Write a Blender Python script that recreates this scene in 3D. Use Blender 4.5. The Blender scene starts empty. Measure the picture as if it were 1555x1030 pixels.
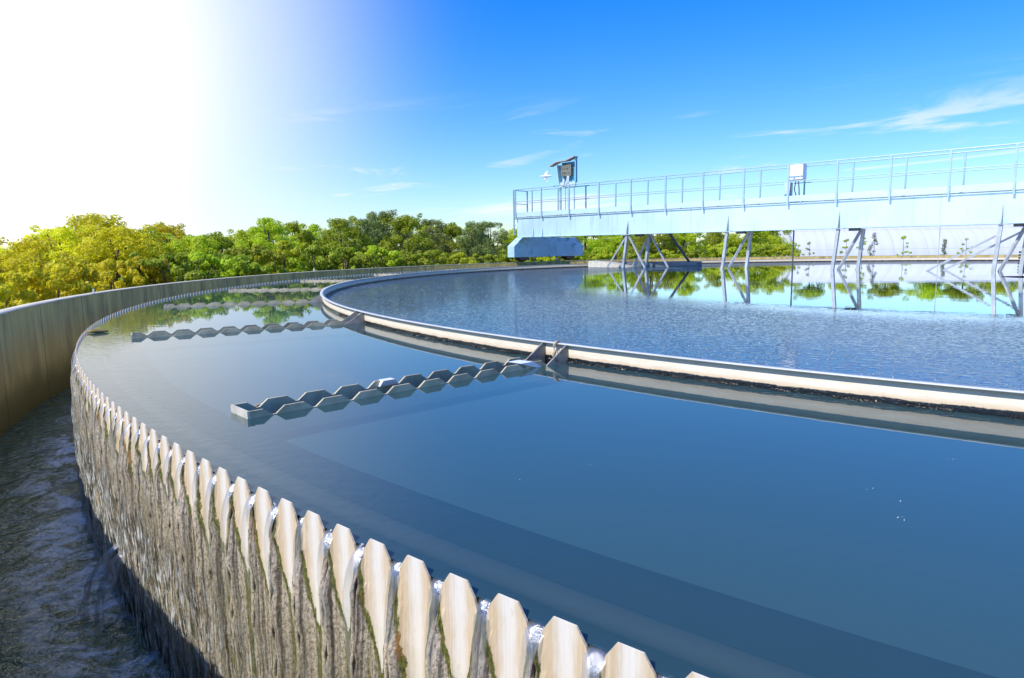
import bpy, math, random
import numpy as np
from mathutils import Matrix, Vector
S = 0.85                       # metres per model unit (camera height above the water)
rad = math.radians
rng = np.random.default_rng(7); random.seed(7)
scene = bpy.context.scene
COL = scene.collection
# ------------------------------------------------------------------ layout (model units)
RW, RB, RO, ROUT, RE = 21.607, 18.30, 22.74, 22.98, 21.067
ZO, ZB, ZC = 0.189, 0.160, -1.36          # outer wall top, baffle top, channel water
ZG = -2.3                                  # ground outside
NT = 706; DA = 2*math.pi/NT; A0 = 4.0311   # weir teeth
CAM = np.array([-13.8796, -18.3043, 1.0])
SUN_AZ, SUN_EL = 218.0, 47.0

# ------------------------------------------------------------------ helpers
def tag(o, label=None, cat=None, group=None, kind=None):
    if label: o['label'] = label
    if cat: o['category'] = cat
    if group: o['group'] = group
    if kind: o['kind'] = kind
    return o
def thing(name, loc=(0, 0, 0), label=None, cat=None, group=None, rz=0):
    o = bpy.data.objects.new(name, None); COL.objects.link(o)
    o.location = [c*S for c in loc]; o.rotation_euler = (0, 0, rz)
    o.empty_display_size = .2
    return tag(o, label, cat, group)
def mesh_obj(name, verts, faces, mat, parent=None, smooth=False, uv=None, sub=(0, 0, 0)):
    v = (np.asarray(verts, dtype=float).reshape(-1, 3) - np.asarray(sub, float))*S
    me = bpy.data.meshes.new(name)
    if isinstance(faces, np.ndarray):
        nf, k = faces.shape
        me.vertices.add(len(v)); me.vertices.foreach_set('co', v.ravel().astype(np.float32))
        me.loops.add(nf*k); me.loops.foreach_set('vertex_index', faces.ravel().astype(np.int32))
        me.polygons.add(nf)
        me.polygons.foreach_set('loop_start', np.arange(0, nf*k, k, dtype=np.int32))
        me.update(calc_edges=True); me.validate()
    else:
        me.from_pydata([tuple(p) for p in v], [], faces); me.update()
    if uv is not None:
        uvl = me.uv_layers.new(name='UVMap')
        li = np.empty(len(me.loops), dtype=np.int32); me.loops.foreach_get('vertex_index', li)
        uvl.data.foreach_set('uv', np.asarray(uv, dtype=np.float32)[li].ravel())
    if smooth: me.polygons.foreach_set('use_smooth', np.ones(len(me.polygons), dtype=bool))
    me.materials.append(mat)
    o = bpy.data.objects.new(name, me); COL.objects.link(o)
    if parent: o.parent = parent
    return o
class MB:
    """collects shapes for ONE mesh"""
    def __init__(s): s.v = []; s.f = []
    def add(s, v, f):
        n = len(s.v); s.v += [tuple(map(float, p)) for p in v]; s.f += [tuple(i+n for i in q) for q in f]
    def hexa(s, P):       # 8 corners: bottom 4 ccw, top 4 ccw
        s.add(P, [(3, 2, 1, 0), (4, 5, 6, 7), (0, 1, 5, 4), (1, 2, 6, 5), (2, 3, 7, 6), (3, 0, 4, 7)])
    def box(s, a, b, F=None):
        x0, y0, z0 = a; x1, y1, z1 = b
        P = [(x0, y0, z0), (x1, y0, z0), (x1, y1, z0), (x0, y1, z0), (x0, y0, z1), (x1, y0, z1), (x1, y1, z1), (x0, y1, z1)]
        s.hexa([F(*p) for p in P] if F else P)
    def tube(s, pts, r, n=8, cap=True):
        pts = [np.array(p, float) for p in pts]; base = len(s.v); m = len(pts)
        rs = r if hasattr(r, '__len__') else [r]*m
        ref = None
        for i, p in enumerate(pts):
            d = pts[min(i+1, m-1)]-pts[max(i-1, 0)]; d /= np.linalg.norm(d)+1e-12
            if ref is None:
                ref = np.cross(d, (0, 0, 1) if abs(d[2]) < .9 else (1, 0, 0))
            a = ref-d*(ref@d); a /= np.linalg.norm(a); b = np.cross(d, a); ref = a
            for k in range(n):
                t = 2*math.pi*k/n; s.v.append(tuple(p+rs[i]*(math.cos(t)*a+math.sin(t)*b)))
        for i in range(m-1):
            for k in range(n):
                k2 = (k+1) % n
                s.f.append((base+i*n+k, base+i*n+k2, base+(i+1)*n+k2, base+(i+1)*n+k))
        if cap:
            s.f.append(tuple(base+k for k in range(n))[::-1]); s.f.append(tuple(base+(m-1)*n+k for k in range(n)))
    def bar(s, p, q, w, h, up=(0, 0, 1)):   # rectangular bar from p to q
        p = np.array(p, float); q = np.array(q, float); d = q-p; d /= np.linalg.norm(d)
        a = np.cross(d, up); a /= np.linalg.norm(a); b = np.cross(a, d); P = []
        for e in (p, q):
            P += [e-a*w/2-b*h/2, e+a*w/2-b*h/2, e+a*w/2+b*h/2, e-a*w/2+b*h/2]
        s.hexa(P)
    def prism(s, poly, off):   # polygon (list of 3d pts) extruded by vector off
        n = len(poly); P = [np.array(p, float) for p in poly]; Q = [p+np.array(off, float) for p in P]
        s.add(P+Q, [tuple(range(n))[::-1], tuple(range(n, 2*n))]+[(i, (i+1) % n, n+(i+1) % n, n+i) for i in range(n)])
    def build(s, name, mat, parent=None, smooth=False, sub=(0, 0, 0), bevel=0):
        o = mesh_obj(name, s.v, s.f, mat, parent, smooth, sub=sub)
        if bevel:
            m = o.modifiers.new('bevel', 'BEVEL'); m.width = bevel*S; m.segments = 2; m.limit_method = 'ANGLE'
        return o
def kids(o): return [c for c in bpy.data.objects if c.parent == o]
def copy_tree(o, parent=None, _map=None):
    c = o.copy(); COL.objects.link(c); c.parent = parent
    for ch in _map.get(o.name, []): copy_tree(ch, c, _map)
    return c
def child_map():
    m = {}
    for o in bpy.data.objects:
        if o.parent: m.setdefault(o.parent.name, []).append(o)
    return m
def pol(r, a, z): return (r*math.cos(a), r*math.sin(a), z)

# ------------------------------------------------------------------ materials
class NT_:
    def __init__(s, name):
        s.m = bpy.data.materials.new(name); s.m.use_nodes = True; s.t = s.m.node_tree; s.t.nodes.clear()
        s.out = s.n('ShaderNodeOutputMaterial')
    def n(s, typ, **kw):
        nd = s.t.nodes.new(typ)
        for k, v in kw.items():
            if k.startswith('i_'): s.setin(nd, k[2:].replace('_', ' '), v)
            else: setattr(nd, k, v)
        return nd
    def setin(s, nd, key, v):
        sock = nd.inputs[int(key)] if key.isdigit() else nd.inputs[key]
        if isinstance(v, bpy.types.NodeSocket): s.t.links.new(v, sock)
        elif isinstance(v, bpy.types.Node): s.t.links.new(v.outputs[0], sock)
        else: sock.default_value = (tuple(v)+(1,) if hasattr(v, '__len__') and len(v) == 3 and sock.type == 'RGBA' else v)
    def math(s, op, a, b=0., clamp=False, c=None):
        nd = s.n('ShaderNodeMath', operation=op, use_clamp=clamp); s.setin(nd, '0', a); s.setin(nd, '1', b)
        if c is not None: s.setin(nd, '2', c)
        return nd.outputs[0]
    def mix(s, f, a, b, blend='MIX'):
        nd = s.n('ShaderNodeMix', data_type='RGBA', blend_type=blend)
        s.setin(nd, '0', f); s.setin(nd, '6', a); s.setin(nd, '7', b); return nd.outputs[2]
    def ss(s, x, a, b, lo=0., hi=1.):
        nd = s.n('ShaderNodeMapRange', interpolation_type='SMOOTHSTEP'); s.setin(nd, '0', x); s.setin(nd, '1', a); s.setin(nd, '2', b)
        s.setin(nd, '3', lo); s.setin(nd, '4', hi); return nd.outputs[0]
    def noise(s, vec, scale, detail=4, rough=.55, dist=0.):
        nd = s.n('ShaderNodeTexNoise', i_Scale=scale, i_Detail=detail, i_Roughness=rough, i_Distortion=dist)
        if vec is not None: s.setin(nd, 'Vector', vec)
        return nd.outputs[0]
    def vor(s, vec, scale, feature='F1'):
        nd = s.n('ShaderNodeTexVoronoi', feature=feature, i_Scale=scale); s.setin(nd, 'Vector', vec); return nd
    def mapping(s, vec, scale=(1, 1, 1), loc=(0, 0, 0)):
        nd = s.n('ShaderNodeMapping'); s.setin(nd, 'Vector', vec); s.setin(nd, 'Scale', scale); s.setin(nd, 'Location', loc); return nd.outputs[0]
    def obj(s): return s.n('ShaderNodeTexCoord').outputs['Object']
    def pos(s): return s.n('ShaderNodeNewGeometry').outputs['Position']
    def bump(s, h, strength=.3, dist=.01, normal=None):
        nd = s.n('ShaderNodeBump', i_Strength=strength, i_Distance=dist); s.setin(nd, 'Height', h)
        if normal is not None: s.setin(nd, 'Normal', normal)
        return nd.outputs[0]
    def pbsdf(s, color, rough=.6, normal=None, **kw):
        nd = s.n('ShaderNodeBsdfPrincipled'); s.setin(nd, 'Base Color', color); s.setin(nd, 'Roughness', rough)
        if normal is not None: s.setin(nd, 'Normal', normal)
        for k, v in kw.items(): s.setin(nd, k.replace('_', ' '), v)
        return nd.outputs[0]
    def sep(s, v):
        nd = s.n('ShaderNodeSeparateXYZ'); s.setin(nd, '0', v); return nd.outputs
    def done(s, surf): s.t.links.new(surf, s.out.inputs['Surface']); return s.m

def m_plain(name, c, rough=.5, var=.15, scale=3., bump=.1, metal=0., dirt=None, dscale=2.):
    M = NT_(name); p = M.obj()
    n = M.noise(p, scale, 6, .6)
    dark = tuple(x*(1-var) for x in c); lite = tuple(min(1, x*(1+var*.6)) for x in c)
    col = M.mix(M.ss(n, .3, .7), dark, lite)
    if dirt:
        d = M.noise(p, dscale, 8, .7); col = M.mix(M.ss(d, .55, .68, 0, .8), col, dirt)
    b = M.bump(M.noise(p, scale*14, 4), bump, .004)
    return M.done(M.pbsdf(col, rough, b, Metallic=metal))

def m_concrete(name, c=(.36, .34, .29)):
    M = NT_(name); p = M.pos(); x = M.sep(p)
    ang = M.math('ARCTAN2', x[1], x[0])
    cv = M.n('ShaderNodeCombineXYZ'); M.setin(cv, '0', M.math('MULTIPLY', ang, 19.)); M.setin(cv, '1', x[2])
    streak = M.noise(M.mapping(cv.outputs[0], (1.6, .22, 1)), 2.2, 6, .65)
    fine = M.noise(p, 18, 6, .7); big = M.noise(p, .8, 4)
    col = M.mix(M.ss(streak, .35, .7), tuple(k*.45 for k in c), c)
    col = M.mix(M.ss(big, .4, .65, 0, .5), col, (c[0]*1.1, c[1]*1.05, c[2]*.85))
    col = M.mix(M.ss(fine, .5, .75, 0, .45), col, tuple(k*.55 for k in c))
    # damp tide mark towards the channel water
    tide = M.ss(M.math('ADD', x[2], M.math('MULTIPLY', M.math('SUBTRACT', M.noise(cv.outputs[0], 1.3, 5), .5), .5)), -.95, -.55)
    col = M.mix(tide, (c[0]*.35, c[1]*.36, c[2]*.25), col)
    seg = M.math('FRACT', M.math('MULTIPLY', ang, 11.))
    col = M.mix(M.math('MULTIPLY', M.math('LESS_THAN', seg, .012), .8), col, (.05, .05, .04))
    b = M.bump(fine, .5, .006)
    return M.done(M.pbsdf(col, .85, b))

def m_weir():
    M = NT_('weir_face'); uv = M.n('ShaderNodeUVMap').outputs[0]; x = M.sep(uv); p = M.pos()
    u, z = x[0], x[1]
    tid = M.math('FLOOR', u); fr = M.math('FRACT', u)
    wn = M.n('ShaderNodeTexWhiteNoise', noise_dimensions='1D'); M.setin(wn, 'W', tid); rnd = wn.outputs[0]
    cu = M.math('SUBTRACT', fr, .5)
    edge = M.math('ABSOLUTE', cu)                              # 0 middle of tooth .. .5 at notch
    n1 = M.noise(M.mapping(uv, (5, 7, 1)), 1.6, 6, .7); n2 = M.noise(M.mapping(uv, (24, 34, 1)), 1.3, 6, .8); n3 = M.noise(M.mapping(uv, (10, .55, 1)), 1.4, 6, .62)
    wob0 = M.math('MULTIPLY', M.math('SUBTRACT', M.noise(M.mapping(uv, (1.3, 2, 1)), 2.3, 5, .7), .5), .08)
    blot = M.noise(M.mapping(uv, (2.2, 5, 1), (7, 2, 0)), 1.2, 6, .7)
    # width of the clean tapering cream plank
    slope = M.math('ADD', .85, M.math('MULTIPLY', rnd, .9))
    w = M.math('SUBTRACT', .44, M.math('MULTIPLY', M.math('POWER', M.math('MAXIMUM', M.math('MULTIPLY', z, -1.), 0.), 1.3), slope))
    w = M.math('ADD', w, M.math('MULTIPLY', M.math('MULTIPLY', M.math('SUBTRACT', n1, .5), M.ss(z, -.02, -.2, .06, .30)), 1.))
    w = M.math('MINIMUM', w, .43)
    d = M.math('SUBTRACT', edge, w)                            # >0 : deposits
    dep = M.ss(d, -.008, .012)
    cream = M.mix(M.ss(n3, .35, .75), (.66, .48, .26), (.80, .68, .48))
    core = M.ss(M.math('ADD', edge, M.math('ADD', M.math('MULTIPLY', M.math('SUBTRACT', n1, .5), .3), M.math('MULTIPLY', M.math('SUBTRACT', n3, .5), .3))), .03, .27)
    cream = M.mix(core, (.85, .78, .64), cream)
    cream = M.mix(M.ss(n2, .66, .74, 0, .75), cream, (.33, .2, .09)); cream = M.mix(M.ss(blot, .58, .74, 0, .55), cream, (.46, .30, .12))
    grey = M.mix(M.ss(n2, .34, .58), (.09, .075, .055), (.74, .62, .45))
    n4 = M.noise(M.mapping(uv, (6.5, .22, 1), (3, 5, 0)), 1.5, 4, .6)
    grey = M.mix(M.ss(n4, .36, .47, .9, 0), grey, M.mix(M.ss(n2, .4, .6), (.05, .035, .02), (.20, .15, .09)))
    grey = M.mix(M.ss(n4, .58, .66, 0, .8), grey, M.mix(M.ss(n2, .35, .65), (.10, .10, .015), (.30, .27, .06)))
    grey = M.mix(M.ss(n3, .52, .62, 0, .6), grey, M.mix(M.ss(n2, .4, .6), (.10, .095, .08), (.30, .29, .26)))
    c2 = M.math('ABSOLUTE', M.math('ADD', M.math('SUBTRACT', .5, edge), M.math('ADD', -.17, M.math('MULTIPLY', wob0, 1.5))))
    grey = M.mix(M.ss(c2, .03, .01, 0, .6), grey, (.03, .027, .02))
    top = M.ss(z, -.2, -.02); grey = M.mix(M.math('MULTIPLY', top, .6), grey, (.33, .17, .09))
    # dark crack running down under every notch
    wob = M.math('MULTIPLY', M.math('SUBTRACT', M.noise(M.mapping(uv, (.9, 2.4, 1)), 3, 6, .7), .5), .06)
    ck = M.math('ABSOLUTE', M.math('ADD', M.math('SUBTRACT', .5, edge), wob))
    grey = M.mix(M.ss(ck, .032, .010, 0, .95), grey, (.012, .01, .008))
    # moss : rim of the plank and a trail below its tip
    moss = M.math('MULTIPLY', M.ss(M.math('ADD', d, M.math('MULTIPLY', M.math('SUBTRACT', n1, .5), .16)), .10, .05), dep)
    moss = M.math('MULTIPLY', moss, M.ss(M.math('ADD', z, M.math('MULTIPLY', rnd, -.12)), .0, -.1))
    trail = M.math('MULTIPLY', M.ss(M.math('ADD', edge, M.math('MULTIPLY', M.math('SUBTRACT', n1, .5), .12)), .13, .08), M.ss(M.math('ADD', M.noise(M.mapping(uv, (1.2, 1.5, 1)), 1., 3), M.math('MULTIPLY', rnd, .3)), .5, .6))
    trail = M.math('MULTIPLY', trail, dep)
    mossc = M.mix(M.ss(n2, .35, .65), (.035, .045, .006), (.22, .22, .03))
    mossc = M.mix(M.ss(M.noise(M.mapping(uv, (2, 3, 1)), 1.1, 4), .60, .66, 0, .85), mossc, (.33, .16, .04))
    grey = M.mix(M.math('MAXIMUM', moss, M.math('MULTIPLY', trail, .85)), grey, mossc)
    ol = M.math('MULTIPLY', M.ss(z, -.25, -.9, 0, .55), M.ss(n3, .4, .6))
    grey = M.mix(ol, grey, (.20, .18, .07))
    col = M.mix(dep, cream, grey)
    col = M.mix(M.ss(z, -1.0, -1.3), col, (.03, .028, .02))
    h = M.math('ADD', M.math('MULTIPLY', M.noise(p, 60, 6, .7), dep), M.math('MULTIPLY', n3, .8))
    h = M.math('SUBTRACT', h, M.ss(ck, .06, .0, 0, 1.2))
    b = M.bump(h, .7, .009)
    ro = M.math('ADD', .62, M.math('MULTIPLY', dep, .1))
    return M.done(M.pbsdf(col, ro, b))

def m_water(name, base, kind):
    """kind: pool / inner / channel"""
    M = NT_(name); p = M.pos(); x = M.sep(p)
    r = M.math('SQRT', M.math('ADD', M.math('MULTIPLY', x[0], x[0]), M.math('MULTIPLY', x[1], x[1])))
    if kind == 'pool':
        h = M.math('ADD', M.noise(p, 1.3, 3, .5), M.math('MULTIPLY', M.noise(p, 7, 3), .22))
        near = M.ss(r, (RW-.9)*S, (RW-.05)*S)
        patch = M.ss(M.noise(p, .35, 3), .45, .65)
        st = M.math('ADD', .012, M.math('MULTIPLY', patch, .035))
        b = M.n('ShaderNodeBump', i_Distance=.05); M.setin(b, 'Height', h); M.setin(b, 'Strength', st); b = b.outputs[0]
        h2 = M.noise(p, 16, 3, .5)
        b2 = M.n('ShaderNodeBump', i_Distance=.02); M.setin(b2, 'Height', h2); M.setin(b2, 'Strength', M.math('MULTIPLY', near, .08)); M.setin(b2, 'Normal', b); b = b2.outputs[0]
        rough = .015
    elif kind == 'inner':
        # dense froth bubbles near the baffle, calm towards the middle
        a = M.noise(p, .22, 4, .6)
        froth = M.ss(M.math('ADD', r, M.math('MULTIPLY', M.math('SUBTRACT', a, .5), 2.2*S)), 11.6*S, 13.6*S)
        v = M.vor(M.mapping(p, (1, 1, 0)), 26)
        bub = M.ss(v.outputs['Distance'], .55, .05)
        v2 = M.vor(M.mapping(p, (1, 1, 0)), 9); bub2 = M.ss(v2.outputs['Distance'], .5, .1)
        hh = M.math('ADD', bub, M.math('ADD', M.math('MULTIPLY', bub2, .5), M.math('MULTIPLY', M.noise(p, 5, 3), .5)))
        b0 = M.n('ShaderNodeBump', i_Distance=.02); M.setin(b0, 'Height', M.noise(M.mapping(p, (.5, 1, 1)), 3.2, 3)); M.setin(b0, 'Strength', .035)
        b1 = M.n('ShaderNodeBump', i_Distance=.011); M.setin(b1, 'Height', hh); M.setin(b1, 'Strength', M.math('MULTIPLY', froth, .17)); M.setin(b1, 'Normal', b0.outputs[0]); b = b1.outputs[0]
        rough = M.math('ADD', .015, M.math('MULTIPLY', froth, .05))
    else:
        hh = M.math('ADD', M.noise(p, 3.5, 5, .55, .4), M.math('MULTIPLY', M.noise(p, 13, 4, .55, .3), .35))
        b = M.bump(hh, 1., .09); rough = .05
    col = base
    if kind == 'channel':
        foam = M.math('MULTIPLY', M.ss(M.noise(p, 3.2, 9, .78, .5), .44, .62), M.ss(r, (RW+.85)*S, (RW+.15)*S, 0, .85))
        foam = M.math('MAXIMUM', foam, M.ss(M.noise(p, 8, 8, .8, 1.2), .62, .74, 0, .3))
        col = M.mix(foam, base, (.70, .76, .76))
        return M.done(M.pbsdf(col, M.math('ADD', .06, M.math('MULTIPLY', foam, .5)), b, IOR=1.33))
    fre = M.n('ShaderNodeFresnel', i_IOR=1.36 if kind == 'pool' else 1.33); M.setin(fre, 'Normal', b)
    fac = fre.outputs[0]
    if kind == 'inner': fac = M.math('MULTIPLY', fac, M.math('SUBTRACT', 1., M.math('MULTIPLY', froth, .60)))
    dif = M.n('ShaderNodeBsdfDiffuse')
    if kind == 'inner':
        speck = M.math('MULTIPLY', M.ss(M.vor(M.mapping(p, (1, 1, 0)), 20).outputs['Distance'], .2, .1), froth)
        speck = M.math('MULTIPLY', speck, M.ss(M.noise(p, 2.2, 4), .4, .6))
        col = M.mix(M.math('MULTIPLY', froth, .6), base, (.05, .070, .085))
        gr = M.vor(M.mapping(p, (1, 1, 0)), 34); rc = M.sep(gr.outputs['Color'])
        grain = M.math('MULTIPLY', M.math('MULTIPLY', M.ss(rc[0], .72, .8), M.ss(gr.outputs['Distance'], .4, .25)), froth)
        col = M.mix(M.math('MULTIPLY', grain, .8), col, (.20, .225, .24))
        col = M.mix(M.math('MULTIPLY', speck, .55), col, (.5, .5, .47))
    M.setin(dif, 'Color', col)
    body = dif.outputs[0]
    if kind == 'pool':
        tr = M.n('ShaderNodeBsdfTransparent', i_Color=(.86, .95, .97))
        ms = M.n('ShaderNodeMixShader', i_0=.40); M.t.links.new(dif.outputs[0], ms.inputs[1]); M.t.links.new(tr.outputs[0], ms.inputs[2]); body = ms.outputs[0]
    gl = M.n('ShaderNodeBsdfGlossy'); M.setin(gl, 'Roughness', rough); M.setin(gl, 'Normal', b); M.setin(gl, 'Color', (.96, .98, 1))
    mx = M.n('ShaderNodeMixShader'); M.setin(mx, '0', fac); M.t.links.new(body, mx.inputs[1]); M.t.links.new(gl.outputs[0], mx.inputs[2])
    return M.done(mx.outputs[0])

def m_fall(name, stream=False):
    M = NT_(name); uv = M.n('ShaderNodeUVMap').outputs[0]; x = M.sep(uv)
    n = M.noise(M.mapping(uv, (7 if stream else 5.5, 2.2, 1)), 1.0, 6, .65)
    n2 = M.noise(M.mapping(uv, (16, 9, 1)), 1.3, 5, .7)
    b = M.bump(M.math('ADD', n, M.math('MULTIPLY', n2, .5)), .8 if not stream else .35, .02)
    gl = M.n('ShaderNodeBsdfGlossy', i_Roughness=.12 if not stream else .20); M.setin(gl, 'Normal', b)
    tr = M.n('ShaderNodeBsdfTransparent', i_Color=(.97, .98, .97))
    wh = M.n('ShaderNodeBsdfDiffuse', i_Color=(.72, .75, .74))
    if stream:
        body = M.n('ShaderNodeMixShader', i_0=.16)
        M.t.links.new(tr.outputs[0], body.inputs[1]); M.t.links.new(wh.outputs[0], body.inputs[2])
        lw = M.n('ShaderNodeLayerWeight', i_Blend=.45); M.setin(lw, 'Normal', b)
        f = M.math('MULTIPLY', M.math('ADD', .26, M.math('MULTIPLY', lw.outputs[1], .5)), M.ss(x[1], -.1, -.75, 1., .3), True)
        mx = M.n('ShaderNodeMixShader'); M.setin(mx, '0', f); M.t.links.new(body.outputs[0], mx.inputs[1]); M.t.links.new(gl.outputs[0], mx.inputs[2])
        return M.done(mx.outputs[0])
    cover = M.ss(n, .44, .56); sp = M.ss(M.noise(M.mapping(uv, (12, 5, 1)), 1.5, 7, .8), .515, .575)
    low = M.math('MULTIPLY', M.ss(x[1], -.26, -.7), M.ss(x[0], 2., 30., .45, 1.8))
    foam_glint = M.math('MULTIPLY', M.math('MULTIPLY', sp, M.ss(n, .36, .46)), M.math('MULTIPLY', low, .95), True)  # white foam streaks that also paint the film's glints as diffuse colour
    body = M.n('ShaderNodeMixShader'); M.setin(body, '0', foam_glint)
    M.t.links.new(gl.outputs[0], body.inputs[1]); M.t.links.new(wh.outputs[0], body.inputs[2])
    f = M.math('MAXIMUM', M.math('MULTIPLY', M.math('MULTIPLY', cover, low), .42), foam_glint)
    mx = M.n('ShaderNodeMixShader'); M.setin(mx, '0', f); M.t.links.new(tr.outputs[0], mx.inputs[1]); M.t.links.new(body.outputs[0], mx.inputs[2])
    return M.done(mx.outputs[0])

def m_baffle():
    M = NT_('baffle_paint'); p = M.pos(); x = M.sep(p)
    ang = M.math('MULTIPLY', M.math('ARCTAN2', x[1], x[0]), 16.)
    cv = M.n('ShaderNodeCombineXYZ'); M.setin(cv, '0', ang); M.setin(cv, '1', x[2])
    n = M.noise(M.mapping(cv.outputs[0], (3, 14, 1)), 2., 6, .7); f = M.noise(p, 45, 5, .7)
    edge = M.math('ADD', x[2], M.math('MULTIPLY', M.math('SUBTRACT', M.noise(cv.outputs[0], 7, 6, .75), .5), .035))
    col = M.mix(M.ss(n, .3, .7), (.54, .47, .34), (.64, .57, .43))
    col = M.mix(M.ss(edge, .075*S, .045*S, 0, .5), col, (.55, .36, .16))
    col = M.mix(M.ss(f, .68, .74, 0, .6), col, (.1, .08, .05))
    slime = M.mix(M.ss(M.noise(M.mapping(cv.outputs[0], (9, 30, 1)), 2.5, 5), .6, .72), (.012, .012, .01), (.16, .16, .14))
    s = M.ss(edge, .042*S, .036*S); col = M.mix(s, col, slime)
    b = M.bump(M.math('ADD', M.math('MULTIPLY', f, .3), M.math('MULTIPLY', s, M.noise(p, 60, 5))), .6, .012)
    ro = M.math('SUBTRACT', .55, M.math('MULTIPLY', s, .42))
    return M.done(M.pbsdf(col, ro, b))

def m_leaf(name, c1, c2, trans=.5):
    M = NT_(name); g = M.n('ShaderNodeNewGeometry'); oi = M.n('ShaderNodeObjectInfo')
    n = M.noise(M.obj(), 1.1, 3)
    f = M.math('ADD', M.math('MULTIPLY', g.outputs['Random Per Island'], .6), M.math('MULTIPLY', n, .5), True)
    col = M.mix(f, c1, c2)
    hs = M.n('ShaderNodeHueSaturation'); M.setin(hs, 'Color', col)
    M.setin(hs, 'Hue', M.math('ADD', .485, M.math('MULTIPLY', oi.outputs['Random'], .03)))
    M.setin(hs, 'Value', M.math('ADD', 1.0, M.math('MULTIPLY', oi.outputs['Random'], .35)))
    d = M.pbsdf(hs.outputs[0], .55)
    t = M.n('ShaderNodeBsdfTranslucent'); M.setin(t, 'Color', hs.outputs[0])
    mx = M.n('ShaderNodeMixShader', i_0=trans); M.t.links.new(d, mx.inputs[1]); M.t.links.new(t.outputs[0], mx.inputs[2])
    return M.done(mx.outputs[0])

MAT = dict(
    concrete=m_concrete('old_concrete', (.60, .46, .15)), weir=m_weir(), baffle=m_baffle(),  # concrete base warmed to imitate golden flare on the wall
    flange=m_plain('flange_steel', (.58, .58, .56), .4, .12, 6),
    plate=m_plain('trough_plate', (.52, .44, .27), .6, .3, 5, .2, dirt=(.30, .26, .15), dscale=6),
    bracket=m_plain('bracket_steel', (.30, .28, .24), .6, .3, 8, .2, dirt=(.12, .08, .05), dscale=9),
    bridge=m_plain('bridge_paint', (.50, .66, .70), .45, .06, 1.2, .05, dirt=(.43, .58, .62), dscale=1.5),
    rail=m_plain('rail_paint', (.34, .48, .54), .4, .1, 3, .05),
    deck=m_plain('deck_grating', (.16, .17, .17), .7, .3, 30, .4),
    truck=m_plain('truck_paint', (.44, .64, .72), .5, .15, 1.5, .1, dirt=(.10, .13, .15), dscale=1.7),
    rubber=m_plain('black_rubber', (.03, .028, .026), .8, .2, 10),
    hub=m_plain('rusty_hub', (.14, .08, .05), .7, .3, 9),
    leg=m_plain('galvanised_leg', (.33, .36, .36), .5, .25, 3, .1, dirt=(.20, .19, .17), dscale=4),
    dark=m_plain('dark_steel', (.05, .055, .06), .6, .2, 6),
    cabb=m_plain('cabinet_blue', (.12, .38, .52), .5, .12, 4),
    cabg=m_plain('switchgear', (.20, .20, .15), .6, .4, 14, .3, dirt=(.45, .42, .25), dscale=14),
    tan=m_plain('weathered_roof_board', (.48, .34, .25), .8, .25, 8, .3),
    white=m_plain('white_enamel', (.80, .81, .82), .4, .04, 4),
    hall=None, bird=m_plain('white_feathers', (.82, .82, .80), .8, .04, 20),
    rag=m_plain('dirty_rag', (.50, .40, .28), .9, .5, 20, .5, dirt=(.1, .06, .04), dscale=15),
    twig=m_plain('dead_leaf', (.30, .22, .06), .8, .3, 20),
    bark=m_plain('bark', (.12, .09, .065), .9, .35, 8, .6),
    pool=m_water('clarifier_water', (.040, .098, .108), 'pool'),
    inner=m_water('frothy_water', (.016, .045, .075), 'inner'),
    channel=m_water('channel_water', (.12, .155, .07), 'channel'),
    fall=m_fall('falling_film'), stream=m_fall('overflow_jet', True),
    leafA=m_leaf('leaf_bright', (.26, .36, .008), (.66, .72, .03), .5),
    leafB=m_leaf('leaf_mid', (.18, .25, .008), (.46, .52, .03)),
    leafC=m_leaf('needle_dark', (.07, .10, .015), (.24, .28, .05), .15),
    leafY=m_leaf('leaf_golden', (.34, .34, .008), (.90, .80, .03), .55),  # yellowed leaves put the flare's wash into the left-hand trees
)
M = NT_('girder_paint'); p = M.obj(); x = M.sep(p)
g1 = M.mix(M.ss(M.noise(p, .7, 5), .4, .65), (.50, .67, .71), (.44, .60, .65))
st = M.noise(M.mapping(p, (5, 5, .35)), 1.4, 5, .6); g1 = M.mix(M.ss(st, .54, .70, 0, .65), g1, (.36, .44, .44))
g1 = M.mix(M.ss(M.noise(M.mapping(p, (9, 9, 1.6)), 1.3, 6, .75), .66, .72, 0, .7), g1, (.40, .24, .15))
MAT['girder'] = M.done(M.pbsdf(g1, .45, M.bump(M.noise(p, 2.5, 3), .15, .01)))
# hall cladding: pale ribbed sheet
M = NT_('hall_sheet'); p = M.obj(); xx = M.sep(p)
rib = M.math('SINE', M.math('MULTIPLY', xx[0], 9.)); seam = M.math('LESS_THAN', M.math('FRACT', M.math('MULTIPLY', xx[0], .45)), .035)
c = M.mix(M.noise(p, .8, 4), (.60, .61, .65), (.68, .69, .72)); c = M.mix(M.math('MULTIPLY', seam, .3), c, (.42, .42, .50))
hs2 = M.math('LESS_THAN', M.math('FRACT', M.math('ADD', M.math('MULTIPLY', xx[2], .75), .3)), .04); c = M.mix(M.math('MULTIPLY', hs2, .4), c, (.45, .45, .5))
MAT['hall'] = M.done(M.pbsdf(c, .5, M.bump(rib, .25, .02)))
M = NT_('turf'); p = M.pos()
MAT['grass'] = M.done(M.pbsdf(M.mix(M.noise(p, .6, 8, .7), (.03, .05, .01), (.10, .14, .025)), .9, M.bump(M.noise(p, 25, 6, .8), 1, .1)))
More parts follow.
